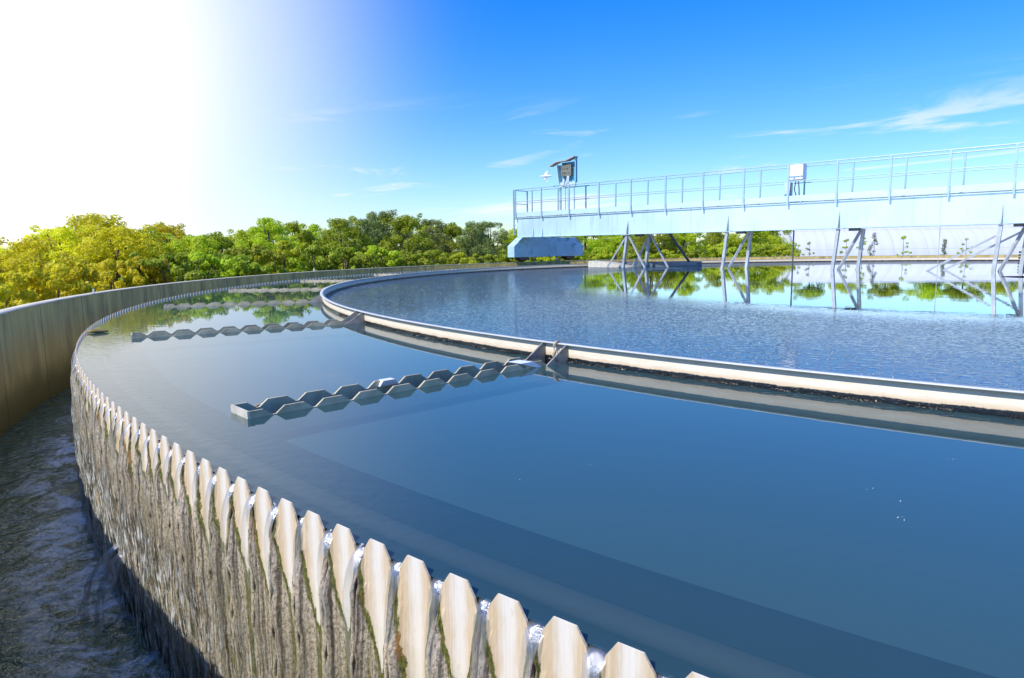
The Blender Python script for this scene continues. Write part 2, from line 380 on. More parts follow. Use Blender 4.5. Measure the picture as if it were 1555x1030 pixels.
# murky body of the pool, seen through the surface
M = NT_('turbid_water'); p = M.pos()
MAT['bed'] = M.done(M.pbsdf(M.mix(M.noise(p, .5, 3), (.13, .25, .28), (.155, .28, .31)), .95))
M = NT_('added_brown_band'); p = M.pos()
MAT['shade_shelf'] = m_plain('dark_shade_shelf', (.012, .022, .026), .9, .3, 4)  # near-black colour carries the shade beside the weir
MAT['brown_band'] = M.done(M.pbsdf(M.mix(M.noise(p, 1.5, 4), (.13, .115, .11), (.17, .15, .14)), .9))  # brown of the added ring between the dark bands
M = NT_('foam_bubble')
MAT['bubble'] = M.done(M.pbsdf((.42, .44, .44), .12, None, Coat_Weight=.5))

# ------------------------------------------------------------------ ring helper
def ring(profile, mat, name, parent=None, n=720, a0=0., a1=2*math.pi, closed_profile=True, smooth=False):
    """profile: list of (r,z) counter-clockwise seen looking along +angle"""
    full = abs((a1-a0)-2*math.pi) < 1e-6
    m = len(profile); na = n if full else n+1
    A = a0+(a1-a0)*np.arange(na)/n
    R = np.array([q[0] for q in profile]); Z = np.array([q[1] for q in profile])
    V = np.stack([np.cos(A)[:, None]*R, np.sin(A)[:, None]*R, np.broadcast_to(Z, (na, m))], -1).reshape(-1, 3)
    F = []
    ii = np.arange(n); jj = (ii+1) % na if full else ii+1
    for k in range(m if closed_profile else m-1):
        k2 = (k+1) % m
        F.append(np.stack([ii*m+k, jj*m+k, jj*m+k2, ii*m+k2], -1))
    return mesh_obj(name, V, np.concatenate(F), mat, parent, smooth)

# ------------------------------------------------------------------ ground, water
gv = [(0, 0, ZG)]; gf = []
radii = [26, 40, 80, 200, 900]
na = 96
for r in [ROUT-.05]+radii:
    for k in range(na): gv.append((*pol(r, 2*math.pi*k/na, ZG)[:2], ZG))
for i in range(len(radii)):
    for k in range(na):
        a = 1+i*na+k; b = 1+i*na+(k+1) % na; gf.append((a, b, b+na, a+na))
gf += [(0, 1+k, 1+(k+1) % na) for k in range(na)]
tag(mesh_obj('ground', gv, gf, MAT['grass']), kind='structure')

def annulus(name, r0, r1, z, mat, nr=6, n=720, kind='structure', parent=None):
    pr = [(r0+(r1-r0)*i/nr, z) for i in range(nr+1)]
    o = ring(pr, mat, name, parent, n, closed_profile=False)
    if kind: tag(o, kind=kind)
    return o
# pool water with openings for the troughs
NTR = 27; TA0 = 3.8817; TDA = -2*math.pi/NTR; HW = .128
RIN = 18.262
rs = np.concatenate([np.linspace(RIN, RE, 15), np.linspace(RE, RW-.009, 5)[1:]])
V = []; F = []; cols = 18
for k in range(NTR):
    c0 = TA0+TDA*k; c1 = c0-TDA
    b = len(V)
    for r in rs:
        e = HW/r; th = np.concatenate([[c0-e], np.linspace(c0+e, c1-e, cols)])
        for t in th: V.append(pol(r, t, 0.))
    m = cols+1
    for i in range(len(rs)-1):
        for j in range(m-1):
            if j == 0 and i < 14: continue
            F.append((b+i*m+j, b+(i+1)*m+j, b+(i+1)*m+j+1, b+i*m+j+1))
tag(mesh_obj('water', V, F, MAT['pool']), kind='structure')
annulus('water', .6, RIN, 0., MAT['inner'], 10)
annulus('channel_water', RW-.02, RO+.02, ZC, MAT['channel'], 3)
annulus('pool_depths', RB-.5, RW-.02, -.17, MAT['bed'], 4, kind='structure')

# ------------------------------------------------------------------ outer wall
wall = thing('outer_wall', pol(RO, rad(190), ZG), 'long curving grey concrete rim wall of the tank, streaked and weathered', 'wall')
wl = tuple(pol(RO, rad(190), ZG))
def ringp(profile, mat, name, parent, ploc, **kw):
    o = ring(profile, mat, name, None, **kw); o.parent = parent; o.location = [-c*S for c in ploc]; return o
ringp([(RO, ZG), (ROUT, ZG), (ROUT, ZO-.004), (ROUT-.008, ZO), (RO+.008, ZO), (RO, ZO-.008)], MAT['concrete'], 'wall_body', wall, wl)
MAT['coping'] = m_plain('sunlit_coping', (.56, .52, .40), .85, .25, 5, .5, dirt=(.36, .33, .26), dscale=8)  # lightened so the colour carries the sunlit top of the wall
ringp([(RO-.006, ZO+.002), (ROUT+.006, ZO+.002), (ROUT+.006, ZO+.012), (RO-.006, ZO+.012)], MAT['coping'], 'coping', wall, wl)

# ------------------------------------------------------------------ toothed weir
prof = [(0, -.046), (.07, -.046), (.10, -.036), (.15, -.004), (.31, .040), (.69, .040), (.85, -.004), (.90, -.036), (.93, -.046), (1, -.046)]
def hsh(*a):
    return (math.sin(sum(x*k for x, k in zip(a, (12.9898, 78.233, 37.719))))*43758.5453) % 1
_ph = rng.uniform(0, 6.28, (8,))
def bulge(ti, u, z):
    """outward growth of lime deposits under the notches"""
    zz = max(0., -.03-z)
    amp = .032*min(1., zz/.22)*(.65+.5*hsh(ti, 1.))
    d = min(u, 1-u); side = ti if u < .5 else ti+1
    w = .12+.10*min(1, zz/.4)+.05*hsh(side, 2.)
    g = math.exp(-(d/w)**2)
    amp = .048*min(1., zz/.22)*(.6+.6*hsh(side, 1.))
    wob = .006*math.sin(z*19+side*2.1+_ph[0])+.005*math.sin(z*43+u*9+side*1.3)+.004*math.sin(z*71+side*5.+u*17)
    crack = -.020*math.exp(-(d/.03)**2)*min(1, zz/.1)
    leafd = -.006*math.exp(-((u-.5)/.2)**2)
    return amp*g+(wob*g*min(1, zz/.1))+crack+leafd
ZSEAM = -.16
def tooth_geo(ti, us, zrows, top, back=True):
    """us: columns in 0..1; top True = tooth with its profile; else wall strip"""
    c = A0-DA*ti
    V = []; U = []; F = []
    n = len(us)
    rows = len(zrows)
    for u in us:
        zt = np.interp(u, [q[0] for q in prof], [q[1] for q in prof])
        a = c+DA*(u-.5)*-1
        for i, zr in enumerate(zrows):
            z = (zt+(ZSEAM-zt)*zr) if top else zr
            V.append(pol(RW+bulge(ti, u, z), a, z)); U.append((ti+u, z))
    for i in range(n-1):
        for j in range(rows-1):
            q = i*rows+j; F.append((q, q+1, q+rows+1, q+rows))
    if top:
        b = len(V)
        for u in us:
            zt = np.interp(u, [q[0] for q in prof], [q[1] for q in prof]); a = c-DA*(u-.5)
            V.append(pol(RW-.008, a, zt)); V.append(pol(RW-.008, a, ZSEAM)); U += [(ti+u, zt), (ti+u, ZSEAM)]
        for i in range(n-1):
            F.append((i*rows, (i+1)*rows, b+2*i+2, b+2*i)); F.append((b+2*i, b+2*i+2, b+2*i+3, b+2*i+1))
        F.append((0, b, b+1, rows-1)); F.append(((n-1)*rows, n*rows-1, b+2*n-1, b+2*n-2))
    return V, U, F
wp = pol(RW, rad(222), ZC)
weir = thing('toothed_weir', wp, 'pale toothed overflow weir curving round the pool, stained with moss and lime', 'weir')
us_f = [0, .035, .07, .10, .15, .23, .31, .41, .5, .59, .69, .77, .85, .90, .93, .965, 1]
us_c = [0, .07, .15, .31, .5, .69, .85, .93, 1]
zr_f = [0, .12, .3, .5, .75, 1.]
wall_f = [ZSEAM]+list(np.linspace(ZSEAM-.07, -1.0, 14))+[-1.2, -1.45]
wall_c = [ZSEAM, -.4, -.8, -1.45]
# teeth: index grows along decreasing angle (away from the camera, round the left side)
TI = list(range(-6, NT-6))
near_teeth = set(range(-4, 96))
restV, restU, restF = [], [], []
wV, wU, wF = [], [], []
def ext(L, V, U, F):
    n = len(L[0]); L[0].extend(V); L[1].extend(U); L[2].extend([tuple(i+n for i in f) for f in F])
for ti in TI:
    fine = ti < 170
    if ti in near_teeth:
        V, U, F = tooth_geo(ti, us_f, zr_f, True)
        o = mesh_obj('weir_tooth', V, F, MAT['weir'], weir, uv=U, sub=wp)
    else:
        ext((restV, restU, restF), *tooth_geo(ti, us_f if fine else us_c, zr_f if fine else [0, 1.], True))
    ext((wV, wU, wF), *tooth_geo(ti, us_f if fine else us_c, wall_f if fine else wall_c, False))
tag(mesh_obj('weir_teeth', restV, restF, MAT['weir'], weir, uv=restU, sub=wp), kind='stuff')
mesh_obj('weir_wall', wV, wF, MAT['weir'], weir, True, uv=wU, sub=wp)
ringp([(RW-.017, -.12), (RW-.017, -1.45), (RW-.14, -1.45), (RW-.14, -.3), (RW-.31, -.15), (RW-.31, -.125)], MAT['shade_shelf'], 'weir_shade_shelf', weir, wp, n=360)  # dark shelf added to darken the water behind the weir like its shadow
# rings added under water inside the weir to imitate its banded shadow
tag(ring([(21.33+.045*math.cos(q), -.085+.035*math.sin(q)) for q in np.arange(12)*math.pi/6], MAT['brown_band'], 'added_brown_ring', n=360),
    'brownish ring added under water as the paler strip between shadow bands near the weir', 'brown ring')
tag(ring([(21.10+.10*math.cos(q), -.14+.10*math.sin(q)) for q in np.arange(16)*math.pi/8], m_plain('shadow_band_dark', (.012, .025, .045), .9, .3, 3), 'shadow_band', n=360, smooth=True),  # near-black ring added as the shadow band
    'dark ring added under the near water to stand in for a soft shadow band', 'shadow band')

# overflow jets out of each notch + film running down the wall
def jets(t0, t1, name, label):
    V, U, F = [], [], []
    for ti in range(t0, t1):
        c = A0-DA*(ti-.5)
        h1, h2, h3 = hsh(ti, 3.), hsh(ti, 4.), hsh(ti, 5.)
        L = .34+.22*h1; reach = .055+.035*h2; n = 12; m = 5
        b = len(V)
        for i in range(n+1):
            s = i/n; drop = L*s**1.7; z = -.004-drop if i else .0
            out = -.03+reach*(1-(1-s)**2.2)*1.25 - max(0, s-.55)*.06
            wid = (.022*(1-s)**.7+.009+.004*math.sin(s*9+h3*6))
            if i == 0: wid = .026
            sh = DA*.10*s*(h3-.5)
            for k in range(m):
                t = -1+2*k/(m-1)
                bul = .009*(1-t*t)*(1-.4*s)
                V.append(pol(RW+out+bul, c+sh+wid*t/RW, z+(-.008*abs(t) if i == 0 else .004*(1-t*t)*(1-s))))
                U.append((ti+.5*t*.3, -s*1.2))
        for i in range(n):
            for k in range(m-1):
                q = b+i*m+k; F.append((q, q+1, q+m+1, q+m))
    o = mesh_obj(name, V, F, MAT['stream'], None, True, uv=U)
    return tag(o, label, 'water jets', kind='stuff')
jets(-4, 190, 'overflow_water', 'clear water arcing out of every notch between the weir teeth')
# one heavier spill shooting clear of the wall
m_ = MB(); VV = []; UU = []; FF = []
for q, (tt, wdt, rch) in enumerate(((20.2, .6, .24), (20.9, .35, .30))):
    b = len(VV)
    for i in range(11):
        s_ = i/10; zz = -.90-.48*s_**1.8; rr_ = RW-.01+rch*(1-(1-s_)**1.6)
        for k in range(7):
            t = -1+2*k/6; VV.append(pol(rr_+.02*math.sin(k*2.1+i*.9)-.03*t*t, A0-DA*(tt+t*wdt*(.35+.75*s_)), zz)); UU.append((tt+t*.5, zz*1.4))
    for i in range(10):
        for k in range(6): q_ = b+i*7+k; FF.append((q_, q_+1, q_+8, q_+7))
tag(mesh_obj('spill_water', VV, FF, MAT['stream'], None, True, uv=UU), 'fan of water leaping off the weir foot into the channel', 'water spill', kind='stuff')
# film
V, U, F = [], [], []
tis = np.arange(-6*4, 210*4)/4.
zs = np.linspace(-.24, ZC-.02, 16)
for t in tis:
    a = A0-DA*(t-.5)
    for j, z in enumerate(zs):
        k = (t) % 1; d = min(k, 1-k)
        off = .052+.012*math.sin(t*2.3+z*7)+.022*math.exp(-(d/.25)**2)
        off *= min(1, .35+j*.2)
        V.append(pol(RW+off, a, z)); U.append((t, z))
nz = len(zs)
for i in range(len(tis)-1):
    for j in range(nz-1): F.append((i*nz+j, i*nz+j+1, (i+1)*nz+j+1, (i+1)*nz+j))
tag(mesh_obj('falling_water', V, F, MAT['fall'], None, True, uv=U), 'thin glittering film of water running down the weir face into the channel', 'falling water', kind='stuff')
# floating debris caught on the weir
m = MB(); a = A0-DA*47.5
pp = [pol(RW-.02, a, .02), pol(RW-.10, a+.002, .028), pol(RW-.19, a+.001, .024), pol(RW-.26, a+.003, .014)]
m.tube(pp, [.012, .03, .028, .008], 6)
tag(m.build('floating_leaf', MAT['twig'], smooth=True), 'brown floating leaf caught against the far left bend of the weir teeth', 'leaf')

# ------------------------------------------------------------------ scum baffle
bp = pol(RB, rad(225), 0)
baf = thing('scum_baffle', bp, 'cream circular baffle ring with black slime at the waterline, round the frothy inner pool', 'baffle')
ringp([(18.262, -.12), (18.275, -.12), (18.275, .151), (18.262, .151)], MAT['baffle'], 'baffle_plate', baf, bp, n=900)
ringp([(18.250, .151), (18.313, .151), (18.313, .160), (18.250, .160)], MAT['flange'], 'flange', baf, bp, n=900)
for k in range(NTR):
    c = TA0+TDA*k
    ca, sa = math.cos(c), math.sin(c); T = np.array([-sa, ca, 0]); R_ = np.array([ca, sa, 0])
    for sgn in (-1, 1):
        b0 = R_*18.276+T*sgn*(HW+.012)
        m = MB(); th = T*.014
        tip = R_*(18.276+.27)
        off = T*sgn*(HW+.012)
        P = [R_*18.276+off+np.array([0, 0, .150]), R_*18.30+off+np.array([0, 0, .150]), tip+off+np.array([0, 0, -.002]), tip+off+np.array([0, 0, -.10]), R_*18.276+off+np.array([0, 0, -.10])]
        m.prism(P, th)
        m.build('bracket', MAT['bracket'], baf, sub=bp)
# rag draped over the flange above the nearest trough
m = MB(); c = TA0+.0015; 
for (da, dr, zz, ww, ln) in ((0, 0, 0, .035, .16), (.0012, .006, .01, .02, .13)):
    a = c+da
    P = []
    for i in range(8):
        s = i/7; zc = .166+zz-ln*max(0, s-.18); rr = 18.27+.05*min(1, s/.18)+.006*math.sin(i*2)
        P.append((rr+dr, a+.0006*math.sin(i*1.7), zc))
    pts = [pol(*q) for q in P]; m.tube(pts, [ww*(.6+.3*math.sin(i*1.3))*.5 for i in range(8)], 6)
tag(m.build('rag', MAT['rag'], smooth=True), 'dirty rag hanging over the baffle rim between the two nearest brackets', 'rag')

# ------------------------------------------------------------------ radial troughs
def side_poly(L):
    """toothed outline along the trough, x from 0 (outer end) inwards"""
    P = [(0, .046), (.085, .046), (.145, .004)]
    x = .165
    while x+.25 < L:
        P += [(x, .004), (x+.058, .048), (x+.188, .048), (x+.246, .004)]; x += .266
    P += [(L, .004), (L, -.12), (0, -.12)]
    return P
def make_trough():
    t = thing('overflow_trough', (0, 0, 0))
    L = RE-18.29
    for sgn in (-1, 1):
        m = MB(); y = sgn*HW
        m.prism([(RE-x, y-.008, z) for x, z in side_poly(L)], (0, .016, 0))
        m.build('side_plate', MAT['plate'], t, sub=(0, 0, 0))
    m = MB(); m.box((RE, -HW-.006, -.12), (RE+.013, HW+.006, .047)); m.build('end_plate', MAT['flange2'], t)
    m = MB(); m.add([(18.29, -HW+.006, -.055), (RE, -HW+.006, -.055), (RE, HW-.006, -.055), (18.29, HW-.006, -.055)], [(0, 1, 2, 3)])
    m.build('trough_water', MAT['trw'], t)
    return t
MAT['flange2'] = m_plain('end_plate_paint', (.60, .55, .42), .6, .2, 8, .2, dirt=(.25, .26, .08), dscale=14)
M = NT_('trough_water'); MAT['trw'] = M.done(M.pbsdf((.02, .022, .016), .04, M.bump(M.noise(M.obj(), 14, 4), .2, .02)))
tr = make_trough(); names = ['nearest', 'second nearest', 'third nearest', 'fourth nearest', 'fifth nearest', 'sixth nearest', 'seventh nearest', 'eighth nearest']
where = ['its end plate in the open middle of the near water', 'reaching from the bend of the baffle', 'beside the left end of the baffle', 'reflecting green trees before it', 'a thin pale line behind the baffle rim',
         'almost hidden behind the baffle rim near the far teeth', 'a sliver seen over the far baffle rim', 'far off below the end carriage']
cm = child_map(); trs = []
for k in range(NTR):
    if k > 7 and k < NTR-1: continue
    o = tr if k == 0 else copy_tree(tr, None, cm)
    o.rotation_euler = (0, 0, TA0+TDA*k)
    lab = f'{names[k]} toothed trough, {where[k]}' if k < 8 else 'radial trough of trapezoid teeth outside the right edge of the picture'
    tag(o, lab, 'trough', 'radial overflow troughs')

m = MB(); m.hexa([(19.86, -HW-.012, .006), (20.02, -HW-.012, .006), (20.02, -HW+.03, .006), (19.86, -HW+.03, .006), (19.90, -HW-.012, .052), (20.0, -HW-.012, .052), (20.0, -HW+.05, .05), (19.90, -HW+.05, .05)])
m.build('joint_plate', MAT['white'], tr)
m = MB(); m.hexa([(18.60, HW-.02, .0), (18.66, HW-.02, .0), (18.66, HW+.02, .0), (18.60, HW+.02, .0), (18.70, -.02, .052), (18.84, -.02, .052), (18.84, HW+.02, .055), (18.70, HW+.02, .055)])
m.build('joint_plate', MAT['white'], tr)
m = MB()
for i in range(7): m.tube([(20.92-.03*i, HW*-1-.03-.008*(i % 3), .0), (20.90-.03*i, -HW-.035, .008), (20.875-.03*i, -HW-.03-.01*(i % 2), .002)], .010, 5)
w_ = m.build('floating_scum', MAT['rag'], None, True); w_.rotation_euler = (0, 0, TA0); tag(w_, 'small clot of brown scum floating against the outer end of the nearest trough', 'scum')
# ------------------------------------------------------------------ bubbles on the inner pool
def bubbles(name, pts, rr, label):
    base = [(math.cos(a)*cr, math.sin(a)*cr, z) for cr, z in ((1, 0), (.72, .68)) for a in np.arange(6)*math.pi/3]+[(0, 0, 1)]
    base = np.array(base); fc = [(i, (i+1) % 6, 6+(i+1) % 6, 6+i) for i in range(6)]
    tri = [(a, b, c) for a, b, c, d in fc]+[(a, c, d) for a, b, c, d in fc]+[(6+i, 6+(i+1) % 6, 12) for i in range(6)]
    tri = np.array(tri); n = len(pts)
    V = (base[None]*rr[:, None, None]+pts[:, None, :]).reshape(-1, 3)
    F = (tri[None]+13*np.arange(n)[:, None, None]).reshape(-1, 3)
    return tag(mesh_obj(name, V, F, MAT['bubble'], None, True), label, 'bubbles', kind='stuff')
n = 6000
a = rng.uniform(rad(175), rad(262), n); r = 18.2-11*rng.random(n)**1.6
P = np.stack([r*np.cos(a), r*np.sin(a), np.zeros(n)], -1)
keep = (np.sin(P[:, 0]*2.1+np.sin(P[:, 1]*1.3)*2)+np.sin(P[:, 1]*2.7+P[:, 0]) > -1.0)
P = P[keep]; bubbles('bubbles', P, rng.uniform(.003, .006, len(P)), 'fine froth bubbles floating on the inner pool')
n = 110
a = rng.uniform(rad(205), rad(238), n); r = rng.uniform(18.5, 21.3, n)
ci = rng.integers(0, 24, 70); a[:70] = a[ci]+rng.normal(0, .0006, 70); r[:70] = r[ci]+rng.normal(0, .012, 70)
P = np.stack([r*np.cos(a), r*np.sin(a), np.zeros(n)], -1); bubbles('bubbles', P, rng.uniform(.001, .0024, n), 'scattered single bubbles on the smooth outer water')
# beads of water at the notches
n = 90; k = rng.integers(-4, 70, n); a = A0-DA*(k-.5)+rng.normal(0, .0009, n)
P = np.stack([(RW-.01)*np.cos(a), (RW-.01)*np.sin(a), rng.uniform(-.02, .002, n)], -1); bubbles('droplets', P, rng.uniform(.003, .006, n), 'tiny bright droplets clinging at the weir notches')
# slimy froth against the baffle
n = 7000; a = rng.uniform(rad(205), rad(262), n); r = 18.276+rng.exponential(.007, n)
P = np.stack([r*np.cos(a), r*np.sin(a), rng.uniform(-.004, .012, n)], -1)
keep = np.sin(a*260)+np.sin(a*97)+np.sin(a*611) > -.2
MAT['bubble_'] = MAT['bubble']; MAT['bubble'] = m_plain('dark_slime', (.02, .018, .014), .12, .5, 30)
bubbles('slime', P[keep], rng.uniform(.004, .010, keep.sum()), 'glistening black slime along the waterline of the cream baffle')
MAT['bubble'] = MAT['bubble_']

# ------------------------------------------------------------------ rotating bridge
SC = .985
Apt = np.array([.364*SC-13.8796, 36.79*SC-18.3043]); BA = -.745
dB = np.array([math.cos(BA), math.sin(BA)]); nB = np.array([-dB[1], dB[0]])
SP = 1.792*SC; ZT, ZD, ZG1 = 1+(4.014-1)*SC, 1+(2.575-1)*SC, 1+(1.539-1)*SC; WB = .918*SC
def B(t, w, z): q = Apt+dB*t+nB*w; return (q[0], q[1], z)
bo = B(0, WB/2, ZG1)
br = thing('scraper_bridge', bo, 'long pale blue scraper bridge with railings spanning the inner pool from the rim wall', 'bridge')
def bb(m, name, mat, parent=br, bevel=0, smooth=False, **kw): return m.build(name, mat, parent, sub=bo if parent is br else bo, bevel=bevel, smooth=smooth)
LB = SP*13.6
m = MB()
for w0 in (0, WB-.02): m.box((0, w0, ZG1), (LB, w0+.02, ZD-.06), B)
m.box((0, .03, ZG1+.0), (.02, WB-.03, ZD-.06), B)
m.box((0, -.04, ZG1-.02), (LB, .10, ZG1), B); m.box((0, WB-.10, ZG1-.02), (LB, WB+.04, ZG1), B)
m.box((0, -.05, ZD-.06), (LB, WB+.05, ZD-.03), B)
for q in range(1, 9):
    m.box((q*SP*1.53, -.0035, ZG1+.001), (q*SP*1.53+.014, -.0001, ZD-.062), B)
bb(m, 'girder', MAT['girder'])
m = MB(); m.box((0, -.047, ZD-.029), (LB, WB+.047, ZD+.0), B); bb(m, 'walkway', MAT['deck'])  # dark deck edge also imitates the shadow line under the kick plate
for w0 in (-.075, WB+.045):
    m = MB(); m.box((-.02, w0, ZD+.02), (LB, w0+.03, ZD+.24), B); bb(m, 'kick_plate', MAT['bridge'])
# railings
def railing(w, shift, extra):
    root = MB(); rr = .022
    root.tube([B(-.02, w, ZT), B(LB, w, ZT)], rr, 8); 
    o = bb(root, 'handrail', MAT['rail'])
    mm = MB(); mm.tube([B(-.02, w, (ZT+ZD)/2+.08), B(LB, w, (ZT+ZD)/2+.08)], .016, 8)
    q = mm.build('mid_rail', MAT['rail'], o, sub=bo)
    for i in range(14):
        t = SP*(i+shift)
        mm = MB(); s_ = 1.3 if extra else 1.
        mm.box((t-.026*s_, w-.03, ZD-.13 if extra else ZD), (t+.026*s_, w+.015, ZT-.01), B); mm.build('post', MAT['rail'], o, sub=bo)
railing(-.10, 0, True); railing(WB+.07, .127, False)
# end frame of the railing at the wall end
m = MB()
for w in (-.10, WB+.07): m.box((-.16, w-.03, ZG1+.1), (-.10, w+.03, ZT), B)
m.tube([B(-.13, -.10, ZT-.02), B(-.13, WB+.07, ZT-.02)], .022); m.tube([B(-.13, -.10, (ZT+ZD)/2), B(-.13, WB+.07, (ZT+ZD)/2)], .016)
for z in (ZG1+.15, ZG1+.6): m.box((-.16, -.13, z), (0, -.07, z+.04), B)
bb(m, 'end_gate', MAT['rail'])
# gussets on the girder face
def gusset(t, h=.62, wd=.16):
    m = MB(); m.prism([B(t-.015, -.001, ZG1+h), B(t-.015, -wd, ZG1+.0), B(t-.015, -.001, ZG1)], np.array(B(.03, 0, 0))-np.array(B(0, 0, 0)))
    m.box((t-.10, -wd-.03, ZG1-.045), (t+.22, .0, ZG1-.021), B)
    bb(m, 'gusset', MAT['leg'])
def t_of(px):   # bridge coordinate whose near face lies on this bearing (used once for layout)
    u = np.array([px-777.5, 0]); f = 1033.1
    best = min(np.linspace(0, LB, 1500), key=lambda t: abs(((Apt+dB*t-CAM[:2])[0]/(Apt+dB*t-CAM[:2])[1])*f*1.005-(px-777.5)))
    return best
tA, tBb, tC, tD = t_of(955), t_of(1106), t_of(1273), t_of(1518)
for t in (t_of(812), t_of(826)): 
    m = MB(); m.prism([B(t-.02, -.001, ZG1+.55), B(t-.02, -.08, ZG1), B(t-.02, -.001, ZG1)], np.array(B(.04, 0, 0))-np.array(B(0, 0, 0))); bb(m, 'gusset', MAT['truck'])
for t in (tA, tBb, tC, tD): gusset(t)
def leg(p, q, w=.135, mat='leg', name='scraper_leg'):
    m = MB(); m.bar(p, q, w, w*.8, up=(dB[0], dB[1], 0.01)); bb(m, name, MAT[mat])
def foot(t, w): return B(t, w, -.35)
def strut(t0, w0, z0, t1, w1, wd=.06, name='brace', mat='leg'):
    m = MB(); m.bar(B(t0, w0, z0), B(t1, w1, 0-.2*(1 if z0 > 0 else 0)), wd, wd); bb(m, name, MAT[mat])
ZL = ZG1-.05
for t in (tA, tBb, tC, tD):
    leg(B(t, -.06, ZL), foot(t-.10, -.30)); leg(B(t+.62, WB*.9, ZL), foot(t+.50, WB*.75))
    m = MB(); m.box((t+.30, .12, ZG1-.12), (t+.62, .40, ZG1-.021), B); bb(m, 'bolt_plate', MAT['dark'])
strut(tA, -.08, ZL, tA-.95, -.5, .07); strut(tA+.08, -.08, ZL, tA+1.15, -.2, .07)
strut(tA+.7, WB*.9, ZL, tA-.35, WB*.8, .06); strut(tA+.7, WB*.9, ZL, tA+1.75, WB*.9, .07)
strut(tA+.62, WB*.9, ZL, tA-.1, .55, .08)
leg(B(tA-.75, WB*.9, ZL), B(tA-.75, WB*1.0, .1), .09, 'dark', 'hanger'); leg(B(tA+1.7, WB*.9, ZL), B(tA+2.1, WB*2.2, .15), .09, 'dark', 'hanger')
for t in (tBb, tC, tD): strut(t+.58, WB*.8, ZL, t-.02, -.1, .08)
strut(tD-.1, -.1, ZL-.35, tD-2.2, -.55, .065); strut(tD+.5, WB*.9, ZL-.2, tD-1.9, WB*.5, .065); 
for px in (1201, 1423):
    t = t_of(px); m = MB(); m.tube([B(t, .3, ZL), B(t, .3, -.3)],   .03 if px < 1300 else .009); bb(m, 'drop_pipe', MAT['dark' if px < 1300 else 'leg'])
# end carriage
tx = np.array([math.cos(rad(40)), math.sin(rad(40))]); ty = np.array([-tx[1], tx[0]])
c0 = Apt+np.array([-.17, -.02])
def T_(x, y, z): q = c0+tx*x+ty*y; return (q[0], q[1], z)
LT, WT = 5.2, .55; z0, z1 = .47, ZG1-.022
car = MB()
sec = [(0, z0), (LT, z0), (LT, z1-.45), (LT-.62, z1), (.62, z1), (0, z1-.45)]
car.prism([T_(x, 0, z) for x, z in sec], np.array(T_(0, WT, 0))-np.array(T_(0, 0, 0)))
carriage = bb(car, 'end_carriage', MAT['truck'], bevel=.012)
for x in (.78, LT-.95):
    m = MB()
    P = [(x+.36*math.cos(a)*.9, .22+.33*math.sin(a)*.9) for a in np.arange(20)*math.pi/10]
    m.prism([T_(px, .16, .03+pz+.24*0) for px, pz in [(q[0], q[1]+.27) for q in P]], np.array(T_(0, .24, 0))-np.array(T_(0, 0, 0)))
    w = m.build('wheel', MAT['rubber'], carriage, sub=bo)
    m.v = []; m.f = []
    m.prism([T_(x+.16*math.cos(a), .145, .52+.0+.14*math.sin(a)) for a in np.arange(12)*math.pi/6], np.array(T_(0, .014, 0))-np.array(T_(0, 0, 0)))
    m.box((x-.3, .03, z0-.16), (x+.3, .12, z0-.001), T_); m.box((x-.3, .44, z0-.16), (x+.3, .53, z0-.001), T_)
    m.build('wheel_housing', MAT['hub'], carriage, sub=bo)
m = MB(); m.tube([T_(1.5, .1, z0), T_(1.5, .1, .25)], .03); m.tube([T_(3.2, .1, z0), T_(3.2, .1, .25), T_(3.5, .1, .25)], .03); m.build('rail_scraper', MAT['leg'], carriage, sub=bo)
# centre column (beyond the right edge of the picture)
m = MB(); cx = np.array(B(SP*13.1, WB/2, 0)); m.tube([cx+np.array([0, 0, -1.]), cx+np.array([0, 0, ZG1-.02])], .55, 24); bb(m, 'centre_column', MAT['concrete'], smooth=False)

# control cabinet on the bridge
tc = t_of(861); cl = B(tc, -.05, ZD)
cab = thing('control_cabinet', cl, 'open-fronted blue control cabinet under a tan slanted roof, standing on the bridge railing end', 'cabinet')
m = MB()
for dt in (-.38, -.30, -.05, .12, .50): m.tube([B(tc+dt, .05, ZD+.0), B(tc+dt*1.0, .05, ZT+.18)], .028 if dt in (-.38, .5) else .022)
m.build('legs', MAT['rail'], cab, sub=cl)
m = MB(); m.box((tc-.42, .02, ZT-.06), (tc+.58, .10, ZT+.16), B); m.build('cross_panel', MAT['bridge'], cab, sub=cl)
zc0, zc1 = ZT+.12, ZT+1.0
m = MB(); m.box((tc-.36, .18, zc0), (tc+.54, .21, zc1+.12), B)
m.prism([B(tc+.54, .10, zc0+.05), B(tc+.54, .21, zc0), B(tc+.54, .21, zc1+.28), B(tc+.54, .04, zc1+.28)], np.array(B(.03, 0, 0))-np.array(B(0, 0, 0)))
m.build('back_panel', MAT['cabb'], cab, sub=cl)
m = MB(); m.prism([B(tc-.40, -.05, zc0), B(tc-.40, .21, zc0), B(tc-.46, .21, zc1), B(tc-.46, -.15, zc1)], np.array(B(.035, 0, 0))-np.array(B(0, 0, 0)))
m.box((tc+.571, .02, zc0+.05), (tc+.60, .06, zc1+.28), B); m.build('side_panel', MAT['bridge'], cab, sub=cl)
m = MB(); m.box((tc-.28, .0, zc0+.33), (tc+.34, .18, zc0+.86), B)
for i in range(9): q = (tc-.2+.11*(i % 5)+.02*(i % 2), zc0+.48+.2*(i//5)); m.box((q[0]-.02, -.03, q[1]-.02), (q[0]+.02, 0.001, q[1]+.03), B)
m.build('switch_box', MAT['cabg'], cab, sub=cl)
m = MB(); m.tube([B(tc+.12, .02, zc0+.33), B(tc+.10, .0, zc0+.1), B(tc-.02, .0, ZT-.1)], .03); m.tube([B(tc+.2, .02, zc0+.33), B(tc+.16, .0, zc0)], .03)
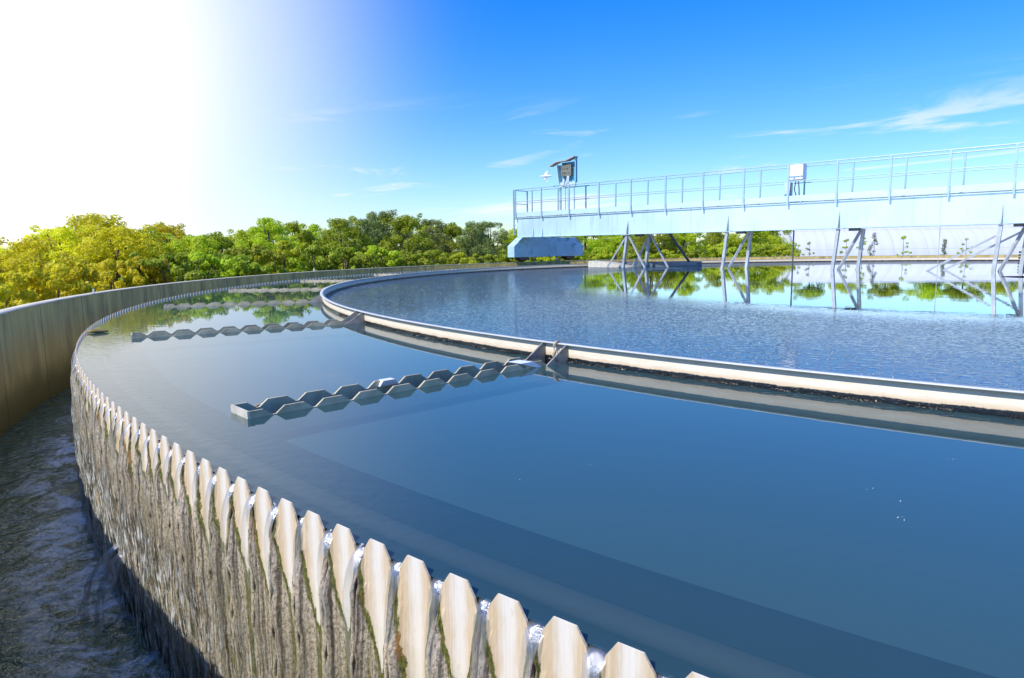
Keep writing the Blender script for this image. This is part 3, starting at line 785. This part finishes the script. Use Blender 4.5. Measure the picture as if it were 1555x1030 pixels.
m.tube([B(tc-.08, -.02, zc0+.20), B(tc-.14, -.02, ZT-.1)], .05)
m.build('cables', MAT['white'], cab, sub=cl)
m = MB(); th = (0, 0, .035)
P = [B(tc-.92, -.12, zc1-.04), B(tc-.45, -.16, zc1+.13), B(tc+.12, -.16, zc1+.14), B(tc+.60, -.12, zc1+.30), B(tc+.60, .25, zc1+.31), B(tc+.1, .25, zc1+.17), B(tc-.45, .25, zc1+.16), B(tc-.92, .2, zc1-.02)]
m.add([p for p in P]+[(p[0], p[1], p[2]+.035) for p in P], [(0, 1, 6, 7), (1, 2, 5, 6), (2, 3, 4, 5), (15, 14, 9, 8), (14, 13, 10, 9), (13, 12, 11, 10), (0, 8, 9, 1), (1, 9, 10, 2), (2, 10, 11, 3), (3, 11, 12, 4), (4, 12, 13, 5), (5, 13, 14, 6), (6, 14, 15, 7), (7, 15, 8, 0)])
m.build('roof', MAT['tan'], cab, sub=cl)
# white junction box
tj = t_of(1198); jl = B(tj, .3, ZD)
jb = thing('junction_box', jl, 'white rectangular junction box raised on a post above the middle of the bridge walkway', 'box')
m = MB(); m.box((tj-.28, .30, ZT-.55), (tj+.32, .72, ZT+.06), B); m.build('box_body', MAT['white'], jb, sub=jl, bevel=.03)
m = MB(); m.box((tj-.38, .34, ZD), (tj-.16, .62, ZT-.62), B); m.build('post', MAT['bridge'], jb, sub=jl, bevel=.01)
m = MB(); m.tube([B(tj+.05, .35, ZT-.55), B(tj+.02, .3, ZD+.5), B(tj+.16, .35, ZD)], .02); m.tube([B(tj+.14, .35, ZT-.55), B(tj+.2, .3, ZD+.5), B(tj+.2, .35, ZD)], .022); m.tube([B(tj-.1, .25, ZT-.65), B(tj-.12, .22, ZD+.3)], .018)
m.build('cables', MAT['dark'], jb, sub=jl)

# scum box against the baffle
def wpt(px, dist, z):
    """ground point on the bearing of photograph column px at a forward distance"""
    return np.array([CAM[0]+(px-777.5)/1033.1*dist, CAM[1]+dist, z])
bxp = wpt(908, 33.6, 0); bx2 = wpt(1058, 31.0, 0)
dd = (bx2-bxp); Lx = np.linalg.norm(dd); dd /= Lx; nn = np.array([-dd[1], dd[0], 0])
def X_(x, y, z): q = bxp+dd*x+nn*y; return (q[0], q[1], z)
sb = thing('scum_box', tuple(bxp), 'low grey steel scum box with pale sloping ramp, in water under the bridge', 'box')
m = MB(); m.box((0, .0, -.2), (Lx, .03, .22), X_); m.box((0, .8, -.2), (Lx, .83, .22), X_); m.box((0, .03, -.2), (.03, .8, .24), X_); m.box((Lx-.03, .03, -.2), (Lx, .8, .22), X_)
m.build('box_walls', m_plain('scum_box_paint', (.10, .14, .17), .6, .2, 4, .1, dirt=(.2, .2, .18), dscale=3), sb, sub=tuple(bxp))
m = MB(); m.prism([X_(-.06, -.9, -.15), X_(2.0, -.9, -.15), X_(2.0, -.9, .0), X_(1.0, -.9, .22), X_(.0, -.9, .30), X_(-.06, -.9, .28)], tuple(nn*.88)); m.build('ramp', MAT['flange2'], sb, sub=tuple(bxp))

# dark float at the right edge
fp = wpt(1562, 30.0, 0); m = MB()
for i in range(4): m.box((fp[0]-.3, fp[1]-.3, .02+i*.13), (fp[0]+.5, fp[1]+.3, .10+i*.13))
m.box((fp[0]-.22, fp[1]-.22, -.1), (fp[0]+.42, fp[1]+.22, .5)); tag(m.build('float_cage', MAT['dark'], sub=(0, 0, 0)), 'dark slatted float in the water at the right edge of the picture', 'float')

# pegs on the rim wall
for k, (px, wr) in enumerate(((144, 16.2), (480, 27.2))):
    u = np.array([(px-777.5)/1033.1, 1.]); u /= np.linalg.norm(u)
    C0 = -CAM[:2]; bq = -2*(u@C0); cq = C0@C0-(RO+.1)**2; t = (-bq+math.sqrt(bq*bq-4*cq))/2
    q = CAM[:2]+u*t; m = MB(); h = .10 if k == 0 else .13; m.tube([(q[0], q[1], ZO-.01), (q[0]+.004, q[1], ZO+h)], .014+.006*k, 8); m.tube([(q[0], q[1], ZO-.004), (q[0], q[1], ZO+.012)], .035, 8)
    tag(m.build('marker_peg', MAT['white'], smooth=False), ('short white peg on the rim wall at the left, before the yellow-green trees', 'short white peg on the rim wall near the far troughs')[k], 'peg', 'pegs on the rim wall')

# gull in flight
gp = wpt(832, 34, 1+(375-271)/1033.1*34)
def skin_body(name, verts, edges, radii, mat, parent=None, loc=(0, 0, 0)):
    me = bpy.data.meshes.new(name); me.from_pydata([tuple(c*S for c in v) for v in verts], edges, []); me.materials.append(mat)
    o = bpy.data.objects.new(name, me); COL.objects.link(o); o.location = [c*S for c in loc]
    if parent: o.parent = parent
    o.modifiers.new('skin', 'SKIN')
    sv = me.skin_vertices[0].data
    for i, r_ in enumerate(radii): sv[i].radius = (r_[0]*S, r_[1]*S) if hasattr(r_, '__len__') else (r_*S, r_*S); sv[i].use_root = (i == 0)
    s = o.modifiers.new('sub', 'SUBSURF'); s.levels = 1; s.render_levels = 2
    for p_ in me.polygons: p_.use_smooth = True
    return o
bird = MB()
# lofted body + swept tapered wings in one mesh
bd = np.array([-.9, .25, .0]); bd /= np.linalg.norm(bd)
cs = [(-.30, .006), (-.24, .035), (-.12, .05), (.02, .065), (.14, .055), (.20, .038), (.25, .036), (.29, .022), (.33, .004)]
bird.tube([tuple(bd*s) for s, _ in cs], [r_*1. for _, r_ in cs], 10)
def wing(sg):
    root = np.array([0, 0, .02]); up = np.array([.15, .25*sg, sg*.9]); up = np.array([.35, .1, .75]) if sg > 0 else np.array([.05, -.1, -.85])
    pts = []
    for s, ch, fw in ((0, .17, 0), (.25, .16, .05), (.5, .11, .02), (.62, .03, -.06)):
        c = root+up*s*.55/.62*.62; pts.append((c+bd*(ch/2+fw), c-bd*(ch/2-fw)))
    nrm = np.cross(up, bd); nrm /= np.linalg.norm(nrm)
    V = []; 
    for a_, b_ in pts: V += [a_+nrm*.008, b_+nrm*.004, b_-nrm*.004, a_-nrm*.008]
    F = []
    for i in range(3):
        for k in range(4): F.append((i*4+k, i*4+(k+1) % 4, i*4+4+(k+1) % 4, i*4+4+k))
    F.append((0, 1, 2, 3)); F.append((12, 15, 14, 13)); bird.add(V, F)
wing(1); wing(-1)
g = bird.build('seagull', MAT['bird'], smooth=True); g.location = [c*S for c in gp]
tag(g, 'white gull flying with raised wings just left of the control cabinet', 'bird')

# ------------------------------------------------------------------ vegetation
def leaf_mesh(name, centres, crad, nleaf, size, mat, parent, seed, flat=.75, needle=False):
    rg = np.random.default_rng(seed); P = []; N = []
    for c, r_ in zip(centres, crad):
        n = max(8, int(nleaf*(r_/np.mean(crad))**2)); d = rg.normal(size=(n, 3)); d /= np.linalg.norm(d, axis=1)[:, None]
        rr = r_*(.55+.5*rg.random(n)**.6); P.append(c+d*rr[:, None]*np.array([1, 1, flat])); N.append(d+rg.normal(0, .55, (n, 3))+np.array([0, 0, .35]))
    P = np.concatenate(P); N = np.concatenate(N); N /= np.linalg.norm(N, axis=1)[:, None]; n = len(P)
    a = np.cross(N, rg.normal(size=(n, 3))); a /= np.linalg.norm(a, axis=1)[:, None]; b = np.cross(N, a)
    s = size*rg.uniform(.6, 1.3, n)[:, None]; wd = .22 if needle else .5
    V = np.stack([P+a*s, P+b*s*wd, P-a*s*.8, P-b*s*wd], 1).reshape(-1, 3)
    F = np.arange(4*n).reshape(-1, 4)
    return mesh_obj(name, V, F, mat, parent)
def make_tree(kind, seed, H, W, name, mat, nclump, nleaf, size, lo=.12, needle=False):
    rg = np.random.default_rng(seed); t = thing(name, (0, 0, 0))
    C, R_ = [], []
    for i in range(nclump):
        h = lo+(1-lo)*rg.random()**.85
        if kind == 'round': w = math.sin(math.pi*min(1, .18+.82*h)**1.15)**.55
        elif kind == 'cone': w = (1-h)**.8*.95+.06
        elif kind == 'pine': w = (.75 if h < .75 else .75*math.sqrt(max(0, 1-((h-.75)/.25)**2)))+.08
        else: w = .9*math.sqrt(max(.02, 1-h**2.2))
        a = rg.uniform(0, 2*math.pi); q = W*w*rg.random()**.42
        C.append((q*math.cos(a), q*math.sin(a), H*h)); R_.append(H*rg.uniform(.06, .115)*(1.0 if kind != 'pine' else .8)*(1.15-.45*h))
    C.append((0, 0, H*.97)); R_.append(H*.05)
    for i in range(4):   # stray tops
        a = rg.uniform(0, 6.28); C.append((W*.45*math.cos(a), W*.45*math.sin(a), H*rg.uniform(.9, 1.04))); R_.append(H*.04)
    leaf_mesh('crown', np.array(C), np.array(R_), nleaf, size, mat, t, seed+5, needle=needle)
    m = MB()
    m.tube([(0, 0, -.1), (.02*H, .01*H, H*.35), (-.01*H, .02*H, H*.65), (0, 0, H*.92)], [H*.03, H*.022, H*.014, H*.005], 8)
    for i in range(9):
        c = C[int(rg.integers(0, nclump))]; z = max(.15*H, c[2]*.62)
        m.tube([(0.01*H, 0.01*H, z), (c[0]*.5, c[1]*.5, (z+c[2])/2+.02*H), (c[0]*.9, c[1]*.9, c[2])], [H*.012, H*.008, H*.003], 5)
    m.build('trunk', MAT['bark'], t, True)
    return t
protos = {
    'bright': [make_tree('round', 11+i, 5.4, 2.1, 'deciduous_tree', MAT['leafA'], 85, 230, .070) for i in range(2)],
    'mid': [make_tree('round', 31+i, 5.4, 2.2, 'deciduous_tree', MAT['leafB'], 90, 230, .070) for i in range(2)],
    'gold': [make_tree('round', 51+i, 5.4, 2.2, 'deciduous_tree', MAT['leafY'], 90, 230, .065) for i in range(2)],
    'pine': [make_tree('pine', 71+i, 5.4, 1.7, 'pine_tree', MAT['leafC'], 100, 200, .075, needle=True) for i in range(2)],
    'bush': [make_tree('bush', 91+i, 2.6, 1.9, 'shrub', MAT['leafB'], 46, 230, .06, .02) for i in range(2)],
    'bushy': [make_tree('bush', 95+i, 2.6, 1.9, 'shrub', MAT['leafY'], 46, 230, .06, .02) for i in range(2)],
    'bushg': [make_tree('bush', 98, 2.6, 1.9, 'shrub', MAT['leafA'], 46, 230, .06, .02)],
}
cm = child_map(); used = set()
def wall_range(px):
    u = np.array([(px-777.5)/1033.1, 1.]); L = np.linalg.norm(u); u /= L
    C0 = -CAM[:2]; bq = -2*(u@C0); cq = C0@C0-ROUT**2; return (-bq+math.sqrt(bq*bq-4*cq))/2, u, L
def plant(kind, px, extra, ytop, label, cat, group, idx, hscale=1., wscale=1.):
    t, u, L = wall_range(px); t += extra; q = CAM[:2]+u*t
    fwd = t/L; hy = 386-(px/1555.)*18.5
    ztop = 1+(hy-ytop)/1033.1*fwd
    pr = protos[kind][idx % len(protos[kind])]; H = 5.4 if kind in ('bright', 'mid', 'gold', 'pine') else 2.6
    k = (ztop-ZG)/H/1.02
    if pr.name in used: o = copy_tree(pr, None, cm)
    else: o = pr; used.add(pr.name)
    o.location = (q[0]*S, q[1]*S, ZG*S); o.rotation_euler = (0, 0, random.uniform(0, 6.28))
    ws = k**.6*wscale*random.uniform(.9, 1.12); o.scale = (ws, ws, k)
    tag(o, label, cat, group); return o
tops = [(-80, 392), (-20, 386), (20, 380), (60, 362), (100, 345), (150, 327), (200, 350), (262, 342), (300, 356), (335, 356), (380, 350), (415, 333), (460, 345), (520, 336), (560, 331), (590, 322), (630, 334), (662, 333), (700, 345), (738, 332), (775, 350), (830, 338), (900, 340), (960, 340), (1030, 335), (1095, 347), (1150, 338), (1200, 330)]
def topy(px): return float(np.interp(px, [t[0] for t in tops], [t[1] for t in tops]))
ordn = ['first', 'second', 'third', 'fourth', 'fifth', 'sixth', 'seventh', 'eighth', 'ninth', 'tenth', 'eleventh', 'twelfth', 'thirteenth', 'fourteenth', 'fifteenth', 'sixteenth', 'seventeenth', 'eighteenth', 'nineteenth', 'twentieth', 'twenty-first', 'twenty-second', 'twenty-third', 'twenty-fourth', 'twenty-fifth', 'twenty-sixth', 'twenty-seventh', 'twenty-eighth', 'twenty-ninth', 'thirtieth', 'thirty-first', 'thirty-second', 'thirty-third', 'thirty-fourth', 'thirty-fifth']
tall = [(-70, 'gold'), (-15, 'gold'), (28, 'gold'), (62, 'gold'), (100, 'gold'), (150, 'gold'), (188, 'gold'), (225, 'bright'), (262, 'gold'), (298, 'bright'), (335, 'mid'), (376, 'bright'), (415, 'bright'), (448, 'mid'), (482, 'bright'), (520, 'mid'), (553, 'pine'), (588, 'pine'), (622, 'mid'), (655, 'pine'), (690, 'mid'), (722, 'pine'), (748, 'pine'), (782, 'bright'), (835, 'mid'), (890, 'bright'), (940, 'bright'), (990, 'mid'), (1040, 'bright'), (1090, 'mid'), (1135, 'bright'), (1172, 'bright')]
look = {'gold': 'golden green leafy tree', 'bright': 'bright green leafy tree', 'mid': 'mid green leafy tree', 'pine': 'dark green pine'}
def place(px):
    if px < 60: return 'at left edge'
    if px < 300: return 'above the curving wall'
    if px < 500: return 'beyond the far troughs'
    if px < 770: return 'left of the carriage'
    if px < 900: return 'behind the end carriage'
    return 'under the bridge girder'
for i, (px, kd) in enumerate(tall):
    plant(kd, px, 9+3*((i*7) % 3), topy(px)+random.uniform(-1, 2), f'{look[kd]}, {ordn[i]} from left in the tall row, {place(px)}', 'tree', 'trees in the tall row beyond the rim wall', i, 1, 1.0)
# second row closing the gaps
for i, px in enumerate(range(-40, 1180, 62)):
    kd = 'gold' if px < 250 else ('mid' if px % 3 else 'bright')
    plant(kd, px+12, 17+2*(i % 2), topy(px+12)+7+random.uniform(0, 5), f'{look[kd]}, {ordn[i]} from left in the back row, {place(px)}', 'tree', 'trees in the back row', i+1, 1, 1.15)
bushes = list(range(-90, 1200, 44))
for i, px in enumerate(bushes):
    kd = 'bushy' if px < 230 else ('bush' if (i*5) % 3 else 'bushg'); ww, _, _ = wall_range(px)
    base = float(np.interp(px, [0, 150, 300, 480, 785, 1200], [412, 392, 384, 370, 385, 372]))
    if px > 770: kd = 'bushg' if i % 2 else 'bush'
    plant(kd, px, 4.2+1.8*((i*3) % 3)+(1.2 if px < 250 else 0), base+random.uniform(-6, 6), f'{"golden" if kd == "bushy" else "green"} shrub, {ordn[i]} from left along the rim wall, {place(px)}', 'shrub', 'shrubs behind the rim wall', i, 1, 1.1 if px > 250 else .85)
for i, px in enumerate(range(1230, 1700, 58)):
    plant('bright' if i % 2 else 'mid', px, 34, 316+random.uniform(-8, 8), f'green tree behind the white hall, {ordn[i]} from the left there', 'tree', 'trees behind the white hall', i, 1, 1.3)

# young saplings behind the wall, in front of the hall
def sapling(px, ytop, kind, label, seed, wpx):
    t, u, L = wall_range(px); t += 1.3; q = CAM[:2]+u*t; fwd = t/L; hy = 386-(px/1555.)*18.5
    H = 1+(hy-ytop)/1033.1*fwd-ZG; W = wpx/1033.1*fwd*.62; rg = np.random.default_rng(seed)
    o = thing('spruce_sapling' if kind == 'spruce' else 'sapling', (q[0], q[1], ZG), label, 'sapling', 'young saplings behind the rim wall')
    C, R_ = [], []
    lo = .5
    for i in range(26 if kind == 'spruce' else 16):
        h = lo+(1-lo)*(i/25. if kind == 'spruce' else rg.random())
        w = W*(1-(h-lo)/(1-lo))**.9+.02 if kind == 'spruce' else W*math.sin(math.pi*min(1, .15+(h-lo)/(1-lo)*.85))**.7
        a = rg.uniform(0, 6.28); rr = w*rg.uniform(.5, 1.)
        C.append((rr*math.cos(a), rr*math.sin(a), H*h)); R_.append(.10 if kind == 'spruce' else .085)
    leaf_mesh('crown', np.array(C), np.array(R_), 44 if kind == 'spruce' else 26, .055, MAT['leafC' if kind == 'spruce' else 'leafA'], o, seed, needle=kind == 'spruce')
    m = MB(); m.tube([(0, 0, 0), (.02, 0, H*.6), (0, 0, H)], [.03, .02, .006], 6)
    for c in C[::3]: m.tube([(0, 0, c[2]-.1), c], [.01, .005], 4)
    m.build('trunk', MAT['bark'], o, True)
for k, (px, yt, kd, wpx) in enumerate(((1211, 375, 'b', 16), (1228, 371, 'b', 22), (1283, 365, 'b', 16), (1307, 361, 'b', 13), (1325, 358, 'spruce', 20), (1369, 361, 'b', 18), (1431, 368, 'spruce', 7), (1464, 367, 'b', 18))):
    nm = ['small leafy sapling at the left corner of the white hall', 'spreading leafy sapling near the left end of the white hall', 'thin leafy sapling behind the third pair of bridge legs', 'slender tall leafy sapling just left of the little spruce',
          'little dark green spruce before the white hall', 'leafy sapling standing alone right of the little spruce', 'very thin dark sapling beside the thin pipe', 'straggly leafy sapling near the right bridge legs'][k]
    sapling(px, yt, kd, nm, 200+k, wpx)

# white arched hall
h0 = wpt(1206, 56, ZG); dirh = np.array([1, -.10, 0]); dirh /= np.linalg.norm(dirh); nh = np.array([-dirh[1], dirh[0], 0])
Rh = 4.9; Wd = 5.0; Lh = 34; V = []; F = []; ns = 24
zh = 1+(371-344)/1033.1*58-ZG
for x in (0, Lh):
    for i in range(ns+1):
        a = math.pi*i/ns; q = h0+dirh*x+nh*(Wd-Wd*abs(math.cos(a))**.75*np.sign(math.cos(a))); V.append((q[0], q[1], ZG+zh*math.sin(a)**.75))
for i in range(ns): F.append((i, ns+1+i, ns+2+i, i+1))
hall = thing('arched_hall', tuple(h0), 'long white arched sheet-metal hall behind the rim wall on the right', 'building', rz=math.atan2(dirh[1], dirh[0]))
Rm = np.array([[dirh[0], dirh[1], 0], [nh[0], nh[1], 0], [0, 0, 1]])
Vl = (np.array(V)-h0)@Rm.T
mesh_obj('roof', Vl, F, MAT['hall'], hall, True)
mesh_obj('end_wall', np.concatenate([Vl[:ns+1], Vl[ns+1:]]), [tuple(range(ns+1)), tuple(range(2*ns+1, ns, -1))], MAT['white'], hall)
m = MB()
pp = [Vl[i]+np.array([-.04, 0, 0]) for i in range(ns+1)]; m.tube(pp, .07, 6); m.build('end_trim', MAT['leg'], hall)

# ------------------------------------------------------------------ world, sun
W_ = bpy.data.worlds.new('World'); scene.world = W_; W_.use_nodes = True
nt = W_.node_tree; nt.nodes.clear()
class WT(NT_):
    def __init__(s, tree): s.t = tree
M = WT(nt); out = M.n('ShaderNodeOutputWorld'); bg = M.n('ShaderNodeBackground'); nt.links.new(bg.outputs[0], out.inputs[0])
sky = M.n('ShaderNodeTexSky', sky_type='NISHITA'); sky.sun_disc = False; sky.sun_elevation = rad(SUN_EL); sky.sun_rotation = rad(90-SUN_AZ) % (2*math.pi)
sky.air_density = 1.0; sky.dust_density = .25; sky.ozone_density = 2.2
D = M.n('ShaderNodeTexCoord').outputs['Generated']; xs = M.sep(D)
hsv = M.n('ShaderNodeHueSaturation', i_Saturation=1.25, i_Value=1.); M.setin(hsv, 'Color', sky.outputs[0])
el = xs[2]
col = M.mix(M.ss(el, .0, .42), (1.0, 1.18, 1.38), (.10, 1.02, 2.1))
base = M.mix(1., hsv.outputs[0], col, 'MULTIPLY')
# white glow added to the left of the sky to imitate lens flare
def dirn(px, py):
    f = 1033.1; p = .1339; u = np.array([px-777.5, 515-py]); d = np.array([u[0], f*math.cos(p)+u[1]*math.sin(p), -f*math.sin(p)+u[1]*math.cos(p)]); return d/np.linalg.norm(d)
gd = dirn(-270, 20)
dp = M.n('ShaderNodeVectorMath', operation='DOT_PRODUCT'); M.setin(dp, '0', D); M.setin(dp, '1', tuple(gd)); dot = dp.outputs['Value']
wv = M.math('MULTIPLY', M.math('SUBTRACT', M.noise(D, 2., 3), .5), .008)
dot = M.math('ADD', dot, wv)
g1 = M.math('POWER', M.ss(dot, math.cos(rad(50)), math.cos(rad(6))), 3.7)
gl_col = M.mix(M.ss(dot, math.cos(rad(24)), math.cos(rad(14))), (8.8, 9.3, 10.2), (10.6, 10.3, 9.9))
base = M.mix(g1, base, gl_col)
# thin cirrus
cvec = M.mapping(D, (1.6, 1.6, 13.))
rot = M.n('ShaderNodeVectorRotate', rotation_type='Y_AXIS', i_Angle=.07); M.setin(rot, 'Vector', D)
cvec = M.mapping(rot.outputs[0], (2.4, 2.4, 22.))
cn = M.noise(cvec, 1.25, 7, .6, .5)
mask = M.math('MULTIPLY', M.ss(el, .01, .06), M.ss(el, .22, .10))
cl = M.math('MULTIPLY', M.ss(cn, .555, .70), M.math('MULTIPLY', mask, .85))
base = M.mix(cl, base, (8.2, 8.4, 9.2))
M.setin(bg, 'Color', base); M.setin(bg, 'Strength', .10)

sl = bpy.data.lights.new('Sun', 'SUN'); sl.energy = 4.0; sl.angle = rad(.53); sl.color = (1., .94, .85)
so = bpy.data.objects.new('Sun', sl); COL.objects.link(so)
sd = Vector((math.cos(rad(SUN_EL))*math.cos(rad(SUN_AZ)), math.cos(rad(SUN_EL))*math.sin(rad(SUN_AZ)), math.sin(rad(SUN_EL))))
so.rotation_euler = sd.to_track_quat('Z', 'Y').to_euler(); so.location = sd*60

# ------------------------------------------------------------------ camera
cd = bpy.data.cameras.new('Camera'); cam = bpy.data.objects.new('Camera', cd); COL.objects.link(cam); scene.camera = cam
cd.sensor_width = 36; cd.lens = 1033.1/1555*36; cd.clip_end = 3000; cd.clip_start = .05
p_, r_ = .1339, -.0153
X = Vector((1, 0, 0)); U = Vector((0, math.sin(p_), math.cos(p_))); Fw = Vector((0, math.cos(p_), -math.sin(p_)))
right = X*math.cos(r_)+U*math.sin(r_); up = -X*math.sin(r_)+U*math.cos(r_)
mw = Matrix.Identity(4)
for i in range(3): mw[i][0] = right[i]; mw[i][1] = up[i]; mw[i][2] = -Fw[i]; mw[i][3] = CAM[i]*S
cam.matrix_world = mw

scene.view_settings.view_transform = 'Standard'; scene.view_settings.look = 'None'; scene.view_settings.exposure = .32; scene.view_settings.gamma = 1
scene.cycles.max_bounces = 8; scene.cycles.transparent_max_bounces = 24
